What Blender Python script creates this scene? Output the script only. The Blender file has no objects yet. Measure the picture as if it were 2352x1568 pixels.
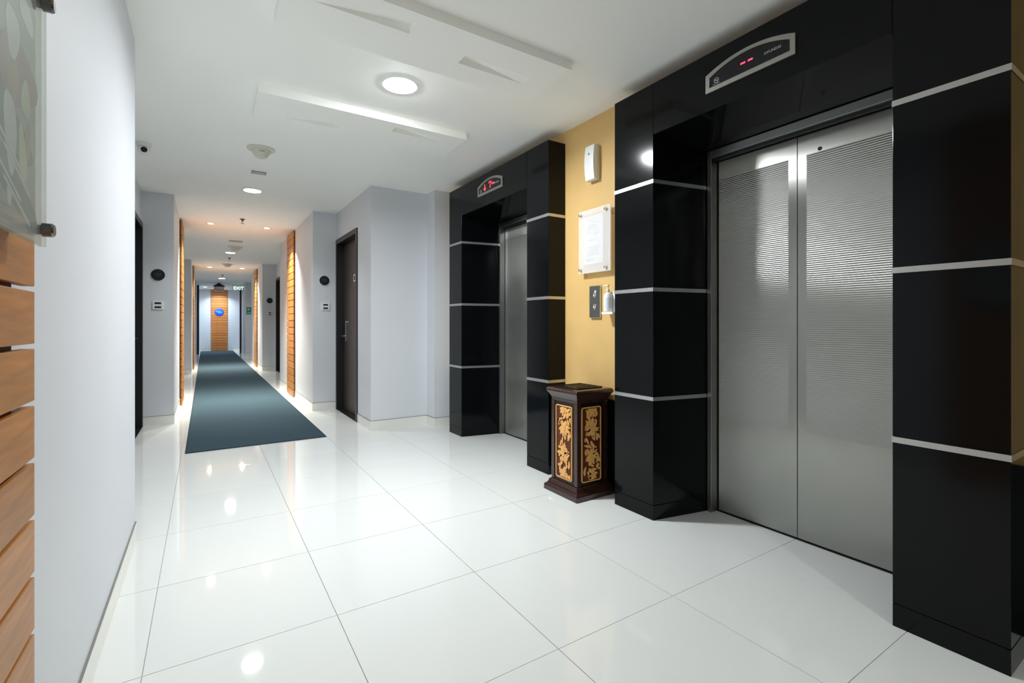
import bpy, bmesh, math, random
from math import sin, cos, pi, radians
from mathutils import Vector
random.seed(7)
scene = bpy.context.scene
COL = scene.collection

# ---------------------------------------------------------------- camera
F_PX, YAW, HORIZON, EYE = 1101.0, 0.5704, 745.0, 1.10
cam_data = bpy.data.cameras.new('camera')
cam_data.sensor_width = 36.0
cam_data.lens = F_PX / 2352 * 36
cam_data.shift_y = (HORIZON - 784) / 2352
cam_data.clip_start = 0.02
cam = bpy.data.objects.new('camera', cam_data)
cam.location = (0, 0, EYE)
cam.rotation_euler = (pi / 2, 0, -YAW)
COL.objects.link(cam)
scene.camera = cam

# ---------------------------------------------------------------- world, exposure
world = bpy.data.worlds.new('world')
scene.world = world
world.use_nodes = True
world.node_tree.nodes['Background'].inputs[0].default_value = (0.9, 0.95, 1, 1)
world.node_tree.nodes['Background'].inputs[1].default_value = 0.05
scene.view_settings.view_transform = 'Standard'
scene.view_settings.look = 'None'
scene.view_settings.exposure = 0.26
scene.view_settings.gamma = 1.0
scene.view_settings.use_curve_mapping = False
try:
    scene.cycles.use_denoising = True
    scene.cycles.max_bounces = 14
    scene.cycles.diffuse_bounces = 8
    scene.cycles.glossy_bounces = 6
    scene.cycles.transmission_bounces = 8
    scene.cycles.transparent_max_bounces = 12
    scene.cycles.sample_clamp_indirect = 6
    scene.cycles.caustics_reflective = False
    scene.cycles.caustics_refractive = False
except Exception:
    pass
# lamp powers (watts)
P_LOBBY, P_BACK, P_CORR, P_SPOT, P_END = 38.0, 13.0, 8.5, 30.0, 24.0
C_COOL, C_WARM, C_END = (0.93, 0.97, 1.0), (1.0, 0.97, 0.87), (0.72, 0.86, 1.0)

# ---------------------------------------------------------------- materials
def lin(r, g, b):
    f = lambda c: (c / 255 / 12.92) if c / 255 <= 0.04045 else ((c / 255 + 0.055) / 1.055) ** 2.4
    return (f(r), f(g), f(b), 1)

MATS = {}
def mat(name, rgb, rough=0.5, metal=0.0, noise=0.0, nscale=20.0, bump=0.0, bscale=60.0, spec=0.5,
        coat=0.0, emit=None, estr=0.0, alpha=1.0, trans=0.0, stretch=None, per_object=0.0, ior=1.45):
    m = bpy.data.materials.new(name)
    m.use_nodes = True
    nt = m.node_tree
    b = nt.nodes['Principled BSDF']
    b.inputs['Base Color'].default_value = lin(*rgb)
    b.inputs['Roughness'].default_value = rough
    b.inputs['Metallic'].default_value = metal
    b.inputs['Specular IOR Level'].default_value = spec
    b.inputs['Coat Weight'].default_value = coat
    b.inputs['Coat Roughness'].default_value = 0.05
    b.inputs['Alpha'].default_value = alpha
    b.inputs['Transmission Weight'].default_value = trans
    b.inputs['IOR'].default_value = ior
    if emit:
        b.inputs['Emission Color'].default_value = lin(*emit)
        b.inputs['Emission Strength'].default_value = estr
    tc = nt.nodes.new('ShaderNodeTexCoord')
    mp = nt.nodes.new('ShaderNodeMapping')
    if stretch:
        mp.inputs['Scale'].default_value = stretch
    nt.links.new(tc.outputs['Object'], mp.inputs['Vector'])
    if noise or per_object:
        nz = nt.nodes.new('ShaderNodeTexNoise')
        nz.inputs['Scale'].default_value = nscale
        nz.inputs['Detail'].default_value = 5
        nt.links.new(mp.outputs[0], nz.inputs['Vector'])
        mr = nt.nodes.new('ShaderNodeMapRange')
        mr.inputs[1].default_value = 0.25
        mr.inputs[2].default_value = 0.75
        mr.inputs[3].default_value = 1 - noise
        mr.inputs[4].default_value = 1 + noise
        nt.links.new(nz.outputs[0], mr.inputs[0])
        val = mr.outputs[0]
        if per_object:
            oi = nt.nodes.new('ShaderNodeObjectInfo')
            m2 = nt.nodes.new('ShaderNodeMapRange')
            m2.inputs[3].default_value = 1 - per_object
            m2.inputs[4].default_value = 1 + per_object
            nt.links.new(oi.outputs['Random'], m2.inputs[0])
            mu = nt.nodes.new('ShaderNodeMath')
            mu.operation = 'MULTIPLY'
            nt.links.new(val, mu.inputs[0])
            nt.links.new(m2.outputs[0], mu.inputs[1])
            val = mu.outputs[0]
        hs = nt.nodes.new('ShaderNodeHueSaturation')
        hs.inputs['Color'].default_value = lin(*rgb)
        nt.links.new(val, hs.inputs['Value'])
        nt.links.new(hs.outputs[0], b.inputs['Base Color'])
    if bump:
        bz = nt.nodes.new('ShaderNodeTexNoise')
        bz.inputs['Scale'].default_value = bscale
        bz.inputs['Detail'].default_value = 4
        nt.links.new(mp.outputs[0], bz.inputs['Vector'])
        bp = nt.nodes.new('ShaderNodeBump')
        bp.inputs['Strength'].default_value = bump
        bp.inputs['Distance'].default_value = 0.002
        nt.links.new(bz.outputs[0], bp.inputs['Height'])
        nt.links.new(bp.outputs[0], b.inputs['Normal'])
    MATS[name] = m
    return m

mat('wall_paint', (212, 215, 220), 0.55, noise=0.012, nscale=3, bump=0.12, bscale=150)
mat('ceiling_paint', (249, 250, 246), 0.7, noise=0.012, nscale=2)
mat('tile', (222, 225, 222), 0.06, noise=0.012, nscale=1.3, spec=0.5, per_object=0.008)
mat('grout', (176, 174, 164), 0.8, noise=0.05)
mat('skirting_tile', (226, 226, 220), 0.15, noise=0.02, nscale=4)
mat('skirting_joint', (128, 128, 122), 0.6, noise=0.05)
mat('granite', (10, 12, 14), 0.11, noise=0.35, nscale=180, spec=0.22)
mat('granite_joint', (60, 62, 62), 0.5, noise=0.1)
mat('strip_metal', (196, 198, 197), 0.38, 1.0, noise=0.04, nscale=40)
mat('jamb_metal', (150, 152, 150), 0.30, 1.0, noise=0.04, nscale=30)
mat('orange_paint', (208, 172, 110), 0.5, noise=0.05, nscale=5, bump=0.35, bscale=55)
mat('wood_y', (178, 119, 56), 0.42, noise=0.22, nscale=6, stretch=(9, 1.2, 14), per_object=0.09, bump=0.05, bscale=20)
mat('wood_x', (196, 124, 66), 0.42, noise=0.22, nscale=6, stretch=(1.2, 9, 14), per_object=0.12, bump=0.05, bscale=20)
mat('wood_back', (74, 44, 22), 0.6, noise=0.15, nscale=12)
mat('carpet', (60, 78, 87), 0.95, noise=0.10, nscale=220, bump=0.5, bscale=500, spec=0.1)
mat('carpet_edge', (40, 54, 62), 0.95, noise=0.1, nscale=200)
mat('door_frame', (27, 27, 30), 0.35, noise=0.1, nscale=20)
mat('door_wood', (70, 58, 52), 0.38, noise=0.22, nscale=5, stretch=(14, 14, 1.2))
mat('black_plastic', (20, 21, 24), 0.35, noise=0.05)
mat('plate_black', (16, 18, 24), 0.30, noise=0.05)
mat('plate_text', (84, 86, 92), 0.5, noise=0.02)
mat('white_plastic', (232, 233, 232), 0.35, noise=0.01, nscale=10)
mat('cream_plastic', (214, 212, 198), 0.4, noise=0.02, nscale=10)
mat('grey_plastic', (150, 152, 146), 0.4, noise=0.04, nscale=20)
mat('chrome', (205, 205, 200), 0.18, 1.0, noise=0.02)
mat('dark_chrome', (120, 120, 118), 0.22, 1.0, noise=0.04)
mat('paper', (214, 217, 226), 0.8, noise=0.01, nscale=30)
mat('ink', (128, 130, 142), 0.8, noise=0.05)
mat('ink_white', (190, 192, 192), 0.6, noise=0.03)
mat('display_black', (12, 10, 16), 0.22, noise=0.05)
mat('display_frame', (168, 168, 160), 0.42, 0.9, noise=0.04, nscale=60)
mat('led_red', (255, 30, 50), 0.5, emit=(255, 40, 60), estr=6.0)
mat('lamp_glow', (255, 255, 255), 0.5, emit=(255, 253, 246), estr=40.0)
mat('lamp_glow_warm', (255, 255, 255), 0.5, emit=(255, 246, 226), estr=40.0)
mat('exit_glow', (220, 255, 238), 0.5, emit=(205, 255, 232), estr=2.2)
mat('bin_wood', (52, 30, 26), 0.22, noise=0.2, nscale=9, stretch=(6, 6, 1.2), coat=0.5)
mat('bin_dark', (22, 17, 15), 0.3, noise=0.2, nscale=10)
mat('bin_red', (84, 38, 20), 0.5, noise=0.15, nscale=20)
mat('bin_gold', (222, 168, 98), 0.42, noise=0.06, nscale=30, bump=0.2, bscale=120)
mat('blue_sign', (34, 92, 226), 0.4, noise=0.03)
mat('blue_sign_text', (120, 190, 255), 0.5, noise=0.03)
mat('green_sign', (60, 132, 98), 0.4, noise=0.06, nscale=12)
mat('green_sign_text', (170, 205, 188), 0.5, noise=0.02)
mat('navy_metal', (40, 42, 72), 0.25, 0.6, noise=0.05)
mat('lamp_shade', (206, 200, 172), 0.5, noise=0.04)
mat('acrylic_edge', (206, 216, 206), 0.2, noise=0.02, alpha=0.75)
mat('print_base', (158, 158, 156), 0.35, noise=0.35, nscale=5)
mat('print_white', (208, 206, 212), 0.4, noise=0.08, nscale=10)
mat('print_tan', (176, 152, 124), 0.4, noise=0.2, nscale=12)
mat('print_green', (112, 128, 118), 0.4, noise=0.25, nscale=8)
mat('print_rose', (160, 122, 122), 0.4, noise=0.2, nscale=9)
mat('print_cream', (198, 196, 160), 0.4, noise=0.12, nscale=12)
mat('panel_grey', (112, 112, 108), 0.42, 0.8, noise=0.08, nscale=60)
mat('rubber', (24, 24, 24), 0.8, noise=0.05)

def acrylic(name, tint, a):
    """thin clear sheet: mostly see-through with a Fresnel sheen"""
    m = bpy.data.materials.new(name)
    m.use_nodes = True
    nt = m.node_tree
    nt.nodes.clear()
    out = nt.nodes.new('ShaderNodeOutputMaterial')
    tr = nt.nodes.new('ShaderNodeBsdfTransparent')
    tr.inputs[0].default_value = lin(*tint)
    pb = nt.nodes.new('ShaderNodeBsdfPrincipled')
    pb.inputs['Base Color'].default_value = lin(*tint)
    pb.inputs['Roughness'].default_value = 0.08
    mx = nt.nodes.new('ShaderNodeMixShader')
    mx.inputs[0].default_value = a
    nt.links.new(tr.outputs[0], mx.inputs[1])
    nt.links.new(pb.outputs[0], mx.inputs[2])
    nt.links.new(mx.outputs[0], out.inputs[0])
    MATS[name] = m
acrylic('acrylic_clear', (248, 247, 245), 0.30)
acrylic('acrylic_green', (238, 241, 238), 0.20)

def steel_door_material():
    """brushed stainless steel with embossed horizontal ribs, plain strip beside the meeting edge"""
    m = bpy.data.materials.new('ribbed_steel')
    m.use_nodes = True
    nt = m.node_tree
    b = nt.nodes['Principled BSDF']
    b.inputs['Metallic'].default_value = 1.0
    b.inputs['Base Color'].default_value = lin(170, 171, 166)
    b.inputs['Roughness'].default_value = 0.40
    b.inputs['Anisotropic'].default_value = 1.0
    b.inputs['Anisotropic Rotation'].default_value = 0.0
    tg = nt.nodes.new('ShaderNodeTangent')
    tg.direction_type = 'RADIAL'
    tg.axis = 'Z'
    nt.links.new(tg.outputs[0], b.inputs['Tangent'])
    tc = nt.nodes.new('ShaderNodeTexCoord')
    sp = nt.nodes.new('ShaderNodeSeparateXYZ')
    nt.links.new(tc.outputs['Object'], sp.inputs[0])
    def math_node(op, a, c=None):
        n = nt.nodes.new('ShaderNodeMath')
        n.operation = op
        for i, v in enumerate((a, c)):
            if v is None: continue
            if isinstance(v, (int, float)): n.inputs[i].default_value = v
            else: nt.links.new(v, n.inputs[i])
        return n.outputs[0]
    wave = math_node('SINE', math_node('MULTIPLY', sp.outputs['Z'], 2 * pi / 0.0105))
    ay = math_node('ABSOLUTE', sp.outputs['Y'])
    mask = math_node('GREATER_THAN', ay, 0.045)
    mz = math_node('MULTIPLY', math_node('LESS_THAN', sp.outputs['Z'], 1.955), math_node('GREATER_THAN', sp.outputs['Z'], 0.55))
    h = math_node('MULTIPLY', math_node('MULTIPLY', wave, mask), mz)
    bp = nt.nodes.new('ShaderNodeBump')
    bp.inputs['Strength'].default_value = 0.45
    bp.inputs['Distance'].default_value = 0.0010
    nt.links.new(h, bp.inputs['Height'])
    nt.links.new(bp.outputs[0], b.inputs['Normal'])
    nz = nt.nodes.new('ShaderNodeTexNoise')
    nz.inputs['Scale'].default_value = 9
    mr = nt.nodes.new('ShaderNodeMapRange')
    mr.inputs[3].default_value = 0.29
    mr.inputs[4].default_value = 0.34
    nt.links.new(tc.outputs['Object'], nz.inputs['Vector'])
    nt.links.new(nz.outputs[0], mr.inputs[0])
    nt.links.new(mr.outputs[0], b.inputs['Roughness'])
    MATS['ribbed_steel'] = m
steel_door_material()

# ---------------------------------------------------------------- mesh helpers
class MB:
    def __init__(self):
        self.v, self.f = [], []
    def add(self, vs, fs):
        n = len(self.v)
        self.v += [tuple(p) for p in vs]
        self.f += [tuple(i + n for i in f) for f in fs]
        return self
    def box(self, x0, x1, y0, y1, z0, z1):
        x0, x1 = sorted((x0, x1)); y0, y1 = sorted((y0, y1)); z0, z1 = sorted((z0, z1))
        return self.add([(x0, y0, z0), (x1, y0, z0), (x1, y1, z0), (x0, y1, z0), (x0, y0, z1), (x1, y0, z1), (x1, y1, z1), (x0, y1, z1)],
                        [(0, 3, 2, 1), (4, 5, 6, 7), (0, 1, 5, 4), (1, 2, 6, 5), (2, 3, 7, 6), (3, 0, 4, 7)])
    def prism(self, pts, fn, t0, t1):
        """extrude the 2D outline pts; fn(a, b, t) gives the 3D point"""
        n = len(pts)
        vs = [fn(a, b, t0) for a, b in pts] + [fn(a, b, t1) for a, b in pts]
        fs = [tuple(range(n))[::-1], tuple(range(n, 2 * n))]
        fs += [(i, (i + 1) % n, n + (i + 1) % n, n + i) for i in range(n)]
        return self.add(vs, fs)
    def ring(self, outer, inner, fn, t0, t1):
        """flat frame between two outlines with the same number of points"""
        n = len(outer)
        vs = [fn(a, b, t) for t in (t0, t1) for o in (outer, inner) for a, b in o]
        fs = []
        for i in range(n):
            j = (i + 1) % n
            fs += [(i, j, n + j, n + i), (2 * n + i, 3 * n + i, 3 * n + j, 2 * n + j),
                   (i, 2 * n + i, 2 * n + j, j), (n + i, n + j, 3 * n + j, 3 * n + i)]
        return self.add(vs, fs)
    def lathe(self, prof, fn, seg=32):
        """prof: (radius, height) list; fn(a, b, h) places it"""
        vs, fs = [], []
        for r, h in prof:
            for k in range(seg):
                a = 2 * pi * k / seg
                vs.append(fn(r * cos(a), r * sin(a), h))
        m = len(prof)
        for i in range(m - 1):
            for k in range(seg):
                k2 = (k + 1) % seg
                fs.append((i * seg + k, i * seg + k2, (i + 1) * seg + k2, (i + 1) * seg + k))
        fs.append(tuple(range(seg))[::-1])
        fs.append(tuple((m - 1) * seg + k for k in range(seg)))
        return self.add(vs, fs)
    def square_loft(self, cx, cy, prof, ratio=1.0):
        vs, fs = [], []
        for h, z in prof:
            vs += [(cx - h, cy - h * ratio, z), (cx + h, cy - h * ratio, z), (cx + h, cy + h * ratio, z), (cx - h, cy + h * ratio, z)]
        for i in range(len(prof) - 1):
            for k in range(4):
                k2 = (k + 1) % 4
                fs.append((i * 4 + k, i * 4 + k2, i * 4 + 4 + k2, i * 4 + 4 + k))
        fs.append((3, 2, 1, 0))
        m = (len(prof) - 1) * 4
        fs.append((m, m + 1, m + 2, m + 3))
        return self.add(vs, fs)
    def tube(self, path, r, seg=10):
        path = [Vector(p) for p in path]
        vs, fs = [], []
        for i, p in enumerate(path):
            d = (path[min(i + 1, len(path) - 1)] - path[max(i - 1, 0)]).normalized()
            up = Vector((0, 0, 1)) if abs(d.z) < 0.9 else Vector((1, 0, 0))
            s = d.cross(up).normalized(); u = s.cross(d)
            for k in range(seg):
                a = 2 * pi * k / seg
                vs.append(tuple(p + s * (r * cos(a)) + u * (r * sin(a))))
        for i in range(len(path) - 1):
            for k in range(seg):
                k2 = (k + 1) % seg
                fs.append((i * seg + k, i * seg + k2, (i + 1) * seg + k2, (i + 1) * seg + k))
        fs.append(tuple(range(seg))[::-1])
        fs.append(tuple((len(path) - 1) * seg + k for k in range(seg)))
        return self.add(vs, fs)

def build(name, mb, material, parent=None, origin=(0, 0, 0), bevel=0.0, smooth=False):
    """ONE mesh object; mb is in world space, origin is where the object (or its thing) stands"""
    me = bpy.data.meshes.new(name)
    o = origin
    me.from_pydata([(x - o[0], y - o[1], z - o[2]) for x, y, z in mb.v], [], mb.f)
    bm = bmesh.new(); bm.from_mesh(me)
    bmesh.ops.remove_doubles(bm, verts=bm.verts, dist=1e-6)
    bmesh.ops.recalc_face_normals(bm, faces=bm.faces)
    if bevel:
        bmesh.ops.bevel(bm, geom=[e for e in bm.edges if len(e.link_faces) == 2 and e.calc_face_angle(0) > 0.6],
                        offset=bevel, segments=2, profile=0.5, affect='EDGES', clamp_overlap=True)
    bm.to_mesh(me); bm.free()
    me.materials.append(MATS[material])
    if smooth:
        for p in me.polygons: p.use_smooth = True
        try: me.set_sharp_from_angle(angle=radians(38))
        except Exception: pass
    ob = bpy.data.objects.new(name, me)
    COL.objects.link(ob)
    if parent is not None: ob.parent = parent
    else: ob.location = o
    return ob

def tag(o, label=None, cat=None, group=None, kind=None):
    for k, v in (('label', label), ('category', cat), ('group', group), ('kind', kind)):
        if v: o[k] = v
    return o

class Thing:
    def __init__(self, name, origin, label=None, cat=None, group=None, kind=None):
        self.o = origin
        self.e = bpy.data.objects.new(name, None)
        self.e.empty_display_size = 0.1
        self.e.location = origin
        COL.objects.link(self.e)
        tag(self.e, label, cat, group, kind)
    def part(self, name, mb, material, parent=None, label=None, **kw):
        ob = build(name, mb, material, parent if parent is not None else self.e, self.o, **kw)
        return tag(ob, label)

def text_mb(s, size, fn, depth=0.0006, align='CENTER'):
    cu = bpy.data.curves.new('t', 'FONT')
    cu.body = s; cu.size = size; cu.align_x = align; cu.align_y = 'CENTER'
    cu.extrude = depth; cu.resolution_u = 2
    ob = bpy.data.objects.new('t', cu)
    COL.objects.link(ob)
    bpy.context.view_layer.update()
    me = bpy.data.meshes.new_from_object(ob.evaluated_get(bpy.context.evaluated_depsgraph_get()))
    mb = MB().add([fn(v.co.x, v.co.y, v.co.z) for v in me.vertices], [tuple(p.vertices) for p in me.polygons])
    bpy.data.objects.remove(ob); bpy.data.curves.remove(cu); bpy.data.meshes.remove(me)
    return mb

def disc(r, n=32):
    return [(r * cos(2 * pi * k / n), r * sin(2 * pi * k / n)) for k in range(n)]
def rrect(w, h, r, n=5):
    pts = []
    for cx, cy, a0 in ((w / 2 - r, h / 2 - r, 0), (-w / 2 + r, h / 2 - r, 90), (-w / 2 + r, -h / 2 + r, 180), (w / 2 - r, -h / 2 + r, 270)):
        for k in range(n + 1):
            a = radians(a0 + 90 * k / n)
            pts.append((cx + r * cos(a), cy + r * sin(a)))
    return pts
# frames: (right, up, out) on the four wall directions
def face_mx(X, Y, Z):   # a wall that looks towards -X
    return lambda a, b, t: (X - t, Y - a, Z + b)
def face_my(X, Y, Z):   # a wall that looks towards -Y (the camera side)
    return lambda a, b, t: (X + a, Y - t, Z + b)
def face_px(X, Y, Z):   # a wall that looks towards +X
    return lambda a, b, t: (X + t, Y + a, Z + b)
def face_down(X, Y, Z):
    return lambda a, b, t: (X + a, Y + b, Z - t)

# ================================================================ THE SETTING
CEIL = 2.54
XL, XL2, XLN = -0.297, -0.245, -0.57       # lobby left wall, far corridor left wall, left niches
XC_L, XC_R, XRN = -0.285, 1.16, 1.45       # corridor walls, right niches
XP, XD, XO = 2.118, 2.556, 2.275           # portal front, elevator doors, orange wall
YB = -3.0                                  # behind the camera

floor = tag(build('floor', MB().box(-1.8, 2.9, YB, 23.4, -0.12, -0.0035), 'grout'), kind='structure')
TX, TY = 0.588, 0.6017
tile_me = {}
def tile(x0, x1, y0, y1):
    w, d = round(x1 - x0 - 0.0024, 4), round(y1 - y0 - 0.0024, 4)
    if (w, d) not in tile_me:
        tmp = build('tile', MB().box(-w / 2, w / 2, -d / 2, d / 2, -0.012, 0.0), 'tile', bevel=0.0005)
        tile_me[(w, d)] = tmp.data
        bpy.data.objects.remove(tmp)
    ob = bpy.data.objects.new('tile', tile_me[(w, d)])
    ob.location = ((x0 + x1) / 2, (y0 + y1) / 2, 0)
    COL.objects.link(ob)
    ob.parent = floor
for j in range(-4, 38):
    y0 = 0.682 + TY * j
    xmax = 2.58 if y0 < 4.7 else (2.06 if y0 < 5 else 1.62)
    for i in range(-1, 5):
        x0 = -0.165 + TX * i
        x1 = x0 + TX
        if x0 > xmax - 0.1: continue
        if 2.7 > y0 and i == -1: x0 = -0.40 if y0 < 2.4 else x0
        tile(x0, min(x1, 2.60), y0, y0 + TY)

tag(build('ceiling', MB().box(-1.8, 2.9, YB, 23.4, CEIL, CEIL + 0.12), 'ceiling_paint'), kind='structure')

def struct(name, boxes, m='wall_paint', **kw):
    mb = MB()
    for b in boxes: mb.box(*b)
    return tag(build(name, mb, m, **kw), kind='structure')

DH = 2.19   # door frame head
struct('wall_left', [(-1.8, XL, YB, 3.08, 0, CEIL)])
struct('wall_left_corridor', [(-1.8, XC_L, 6.5, 9.66, 0, CEIL)])
struct('wall_left_passage', [(-1.8, XL2, 12.8, 16.0, 0, CEIL)])
struct('wall_left_end', [(-1.8, -0.235, 19.0, 20.95, 0, CEIL)])
struct('wall_left_niche', [(-0.9, XLN, 3.08, 5.50, 0, CEIL), (-0.9, XLN, 5.50, 6.50, DH, CEIL)])
struct('wall_left_recess', [(-0.9, XLN, 9.66, 12.8, 0, CEIL), (-0.9, XLN, 16.0, 19.0, 0, CEIL)])
struct('wall_right_corridor', [(XC_R, 2.9, 6.5, 9.66, 0, CEIL)])
struct('wall_right_passage', [(XC_R, 2.9, 12.8, 16.0, 0, CEIL)])
struct('wall_right_end', [(1.19, 2.9, 18.9, 20.95, 0, CEIL)])
struct('wall_right_niche', [(XRN, 1.62, 4.965, 5.47, 0, CEIL), (XRN, 1.62, 5.47, 6.5, DH, CEIL)])
struct('wall_right_recess', [(XRN, 1.75, 9.66, 11.70, 0, CEIL), (XRN, 1.75, 11.70, 12.73, DH, CEIL), (XRN, 1.75, 12.73, 12.8, 0, CEIL), (XRN, 1.75, 16.0, 18.9, 0, CEIL)])
struct('wall_right_return', [(1.62, 2.9, 4.965, 5.47, 0, CEIL), (2.07, 2.9, 4.765, 4.965, 0, CEIL)])
struct('wall_end', [(-1.8, 2.9, 23.3, 23.4, 0, CEIL)])
struct('wall_end_left', [(-1.8, -1.7, 20.95, 23.3, 0, CEIL)])
struct('wall_end_right', [(2.8, 2.9, 20.95, 23.3, 0, CEIL)])
struct('wall_back', [(XL, 2.9, YB - 0.1, YB, 0, CEIL)])
# orange wall between and above the two elevator surrounds, black granite dado below it
struct('wall_elevator', [(XO, 2.62, 2.135, 2.807, 0.60, CEIL), (XO, 2.62, 2.807, 4.765, 2.452, CEIL), (XO, 2.62, 0.418, 2.135, 2.452, CEIL),
                         (XO, 2.62, 4.492, 4.765, 0.60, 2.452), (2.44, 2.62, YB, 0.418, 0.60, CEIL)], 'orange_paint')
struct('trim_1', [(XO - 0.012, 2.62, 2.135, 2.807, 0, 0.60), (XO - 0.012, 2.62, 4.492, 4.765, 0, 0.60), (2.428, 2.62, YB, 0.418, 0, 0.60)], 'granite')
struct('wall_shaft', [(2.62, 2.72, YB, 4.765, 0, CEIL)], 'granite_joint')

# baseboards: tile skirting with a grey joint on top
def skirting(name, runs):
    """runs: (axis, side coordinate, from, to, outward sign)"""
    mb, mj = MB(), MB()
    for ax, c, a, b, sg in runs:
        t = 0.006 * sg
        if ax == 'x': mb.box(c, c + t, a, b, 0, 0.098); mj.box(c, c + t * 1.15, a, b, 0.098, 0.1015)
        else: mb.box(a, b, c, c + t, 0, 0.098); mj.box(a, b, c, c + t * 1.15, 0.098, 0.1015)
    o = tag(build(name, mb, 'skirting_tile'), kind='structure')
    build('joint', mj, 'skirting_joint', o)
skirting('baseboard_left', [('x', XL, YB, 3.08, 1), ('x', XC_L, 6.5, 9.66, 1), ('y', 6.5, XLN, XC_L, -1), ('x', XL2, 12.8, 16, 1), ('y', 12.8, XLN, XL2, -1), ('x', XLN, 3.08, 5.5, 1), ('x', XLN, 9.66, 12.8, 1)])
skirting('baseboard_right', [('x', XRN, 4.965, 5.47, -1), ('y', 4.965, XRN, 2.07, -1), ('x', 2.07, 4.765, 4.965, -1), ('y', 4.765, 2.07, XO, -1), ('y', 6.5, XC_R, XRN, -1),
                             ('x', XC_R, 6.5, 9.66, -1), ('x', XRN, 9.66, 11.7, -1), ('y', 12.8, XC_R, XRN, -1), ('x', XC_R, 12.8, 16, -1), ('y', 18.9, 1.19, XRN, -1)])
skirting('baseboard_end', [('y', 23.3, -1.7, 2.8, -1)])

# ---------------------------------------------------------------- dropped ceiling panels with wedge pockets
def ceiling_panel(x0, x1, y0, y1, pockets, label):
    zb, zt = CEIL - 0.05, CEIL
    mb = MB()
    xs = sorted({x0, x1} | {p[0] for p in pockets} | {p[1] for p in pockets})
    ys = sorted({y0, y1} | {p[2] for p in pockets} | {p[3] for p in pockets})
    for i in range(len(xs) - 1):
        for j in range(len(ys) - 1):
            cx, cy = (xs[i] + xs[i + 1]) / 2, (ys[j] + ys[j + 1]) / 2
            if any(p[0] < cx < p[1] and p[2] < cy < p[3] for p in pockets): continue
            mb.add([(xs[i], ys[j], zb), (xs[i + 1], ys[j], zb), (xs[i + 1], ys[j + 1], zb), (xs[i], ys[j + 1], zb)], [(0, 3, 2, 1)])
    for a, b in (((x0, y0), (x1, y0)), ((x1, y0), (x1, y1)), ((x1, y1), (x0, y1)), ((x0, y1), (x0, y0))):
        mb.add([(a[0], a[1], zb), (b[0], b[1], zb), (b[0], b[1], zt), (a[0], a[1], zt)], [(0, 1, 2, 3)])
    mb.add([(x0, y0, zt), (x1, y0, zt), (x1, y1, zt), (x0, y1, zt)], [(0, 1, 2, 3)])
    th = Thing('ceiling_panel', ((x0 + x1) / 2, (y0 + y1) / 2, zt), label, 'ceiling panel', 'dropped ceiling panels')
    th.part('panel', mb, 'ceiling_paint')
    for px0, px1, py0, py1, deep in pockets:
        sh = px0 if deep == px1 else px1
        d = 0.046
        pm = MB().add([(sh, py0, zb), (sh, py1, zb), (deep, py1, zb + d), (deep, py0, zb + d), (deep, py0, zb), (deep, py1, zb)],
                      [(0, 1, 2, 3), (3, 2, 5, 4), (1, 5, 2), (0, 3, 4)])
        th.part('pocket', pm, 'ceiling_paint')
    return th
ceiling_panel(0.27, 1.69, 2.03, 2.46, [(0.39, 0.825, 2.10, 2.195, 0.825), (1.135, 1.545, 2.215, 2.30, 1.135)],
              'dropped white ceiling panel with two wedge slots, nearest the camera')
ceiling_panel(0.27, 1.66, 3.22, 3.64, [(0.45, 0.83, 3.44, 3.535, 0.83), (1.135, 1.50, 3.29, 3.375, 1.135)],
              'dropped white ceiling panel with two wedge slots, beyond the bright round lamp')

# ---------------------------------------------------------------- ceiling lamps (each with its own light)
def add_light(th, name, r, power, color, spread, drop):
    ld = bpy.data.lights.new(name, 'AREA')
    ld.shape = 'DISK'; ld.size = 2 * r * 0.92
    ld.energy = power; ld.color = color; ld.spread = radians(spread)
    lo = bpy.data.objects.new(name, ld)
    COL.objects.link(lo)
    lo.parent = th.e
    lo.location = (0, 0, -drop)
def downlight(x, y, r, power, color, glow, label, group, spread=140, name='ceiling_lamp'):
    th = Thing(name, (x, y, CEIL), label, 'lamp', group)
    fn = face_down(x, y, CEIL)
    th.part('trim_ring', MB().ring(disc(r + 0.018), disc(r), fn, 0.0, 0.006), 'white_plastic')
    th.part('diffuser', MB().prism(disc(r), fn, 0.0, 0.003), glow)
    add_light(th, name + '_light', r, power, color, spread, 0.008)
    return th
def dome_lamp(x, y, r, power, color, label, group):
    """glowing shallow globe on the ceiling; the glass itself gives off the light"""
    name = 'glow_%d_%d' % (round(x * 100), round(y * 100))
    m = bpy.data.materials.new(name)
    m.use_nodes = True
    b = m.node_tree.nodes['Principled BSDF']
    b.inputs['Base Color'].default_value = (0.9, 0.9, 0.9, 1)
    b.inputs['Emission Color'].default_value = (*color, 1)
    b.inputs['Emission Strength'].default_value = 0.42 * power / (pi * pi * r * r)
    MATS[name] = m
    th = Thing('ceiling_lamp', (x, y, CEIL), label, 'lamp', group)
    fn = face_down(x, y, CEIL)
    th.part('trim_ring', MB().ring(disc(r + 0.018), disc(r), fn, 0.0, 0.006), 'white_plastic')
    th.part('globe', MB().lathe([(r * cos(pi / 2 * k / 6) + 1e-4, 0.018 * sin(pi / 2 * k / 6)) for k in range(7)], fn, 20), name, smooth=True)
    add_light(th, 'ceiling_lamp_light', r, power, color, 168, 0.020)
    return th
LG = 'round ceiling lamps'
dome_lamp(0.99, 2.79, 0.085, P_LOBBY, C_COOL, 'large bright round ceiling lamp between the two dropped panels', LG)
dome_lamp(0.99, -1.40, 0.075, P_BACK, C_COOL, 'round ceiling lamp at the back of the lobby', LG)
downlight(0.434, 5.84, 0.085, P_CORR, C_COOL, 'lamp_glow', 'round ceiling lamp where the corridor begins, nearest of the three in line', LG, 115)
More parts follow.
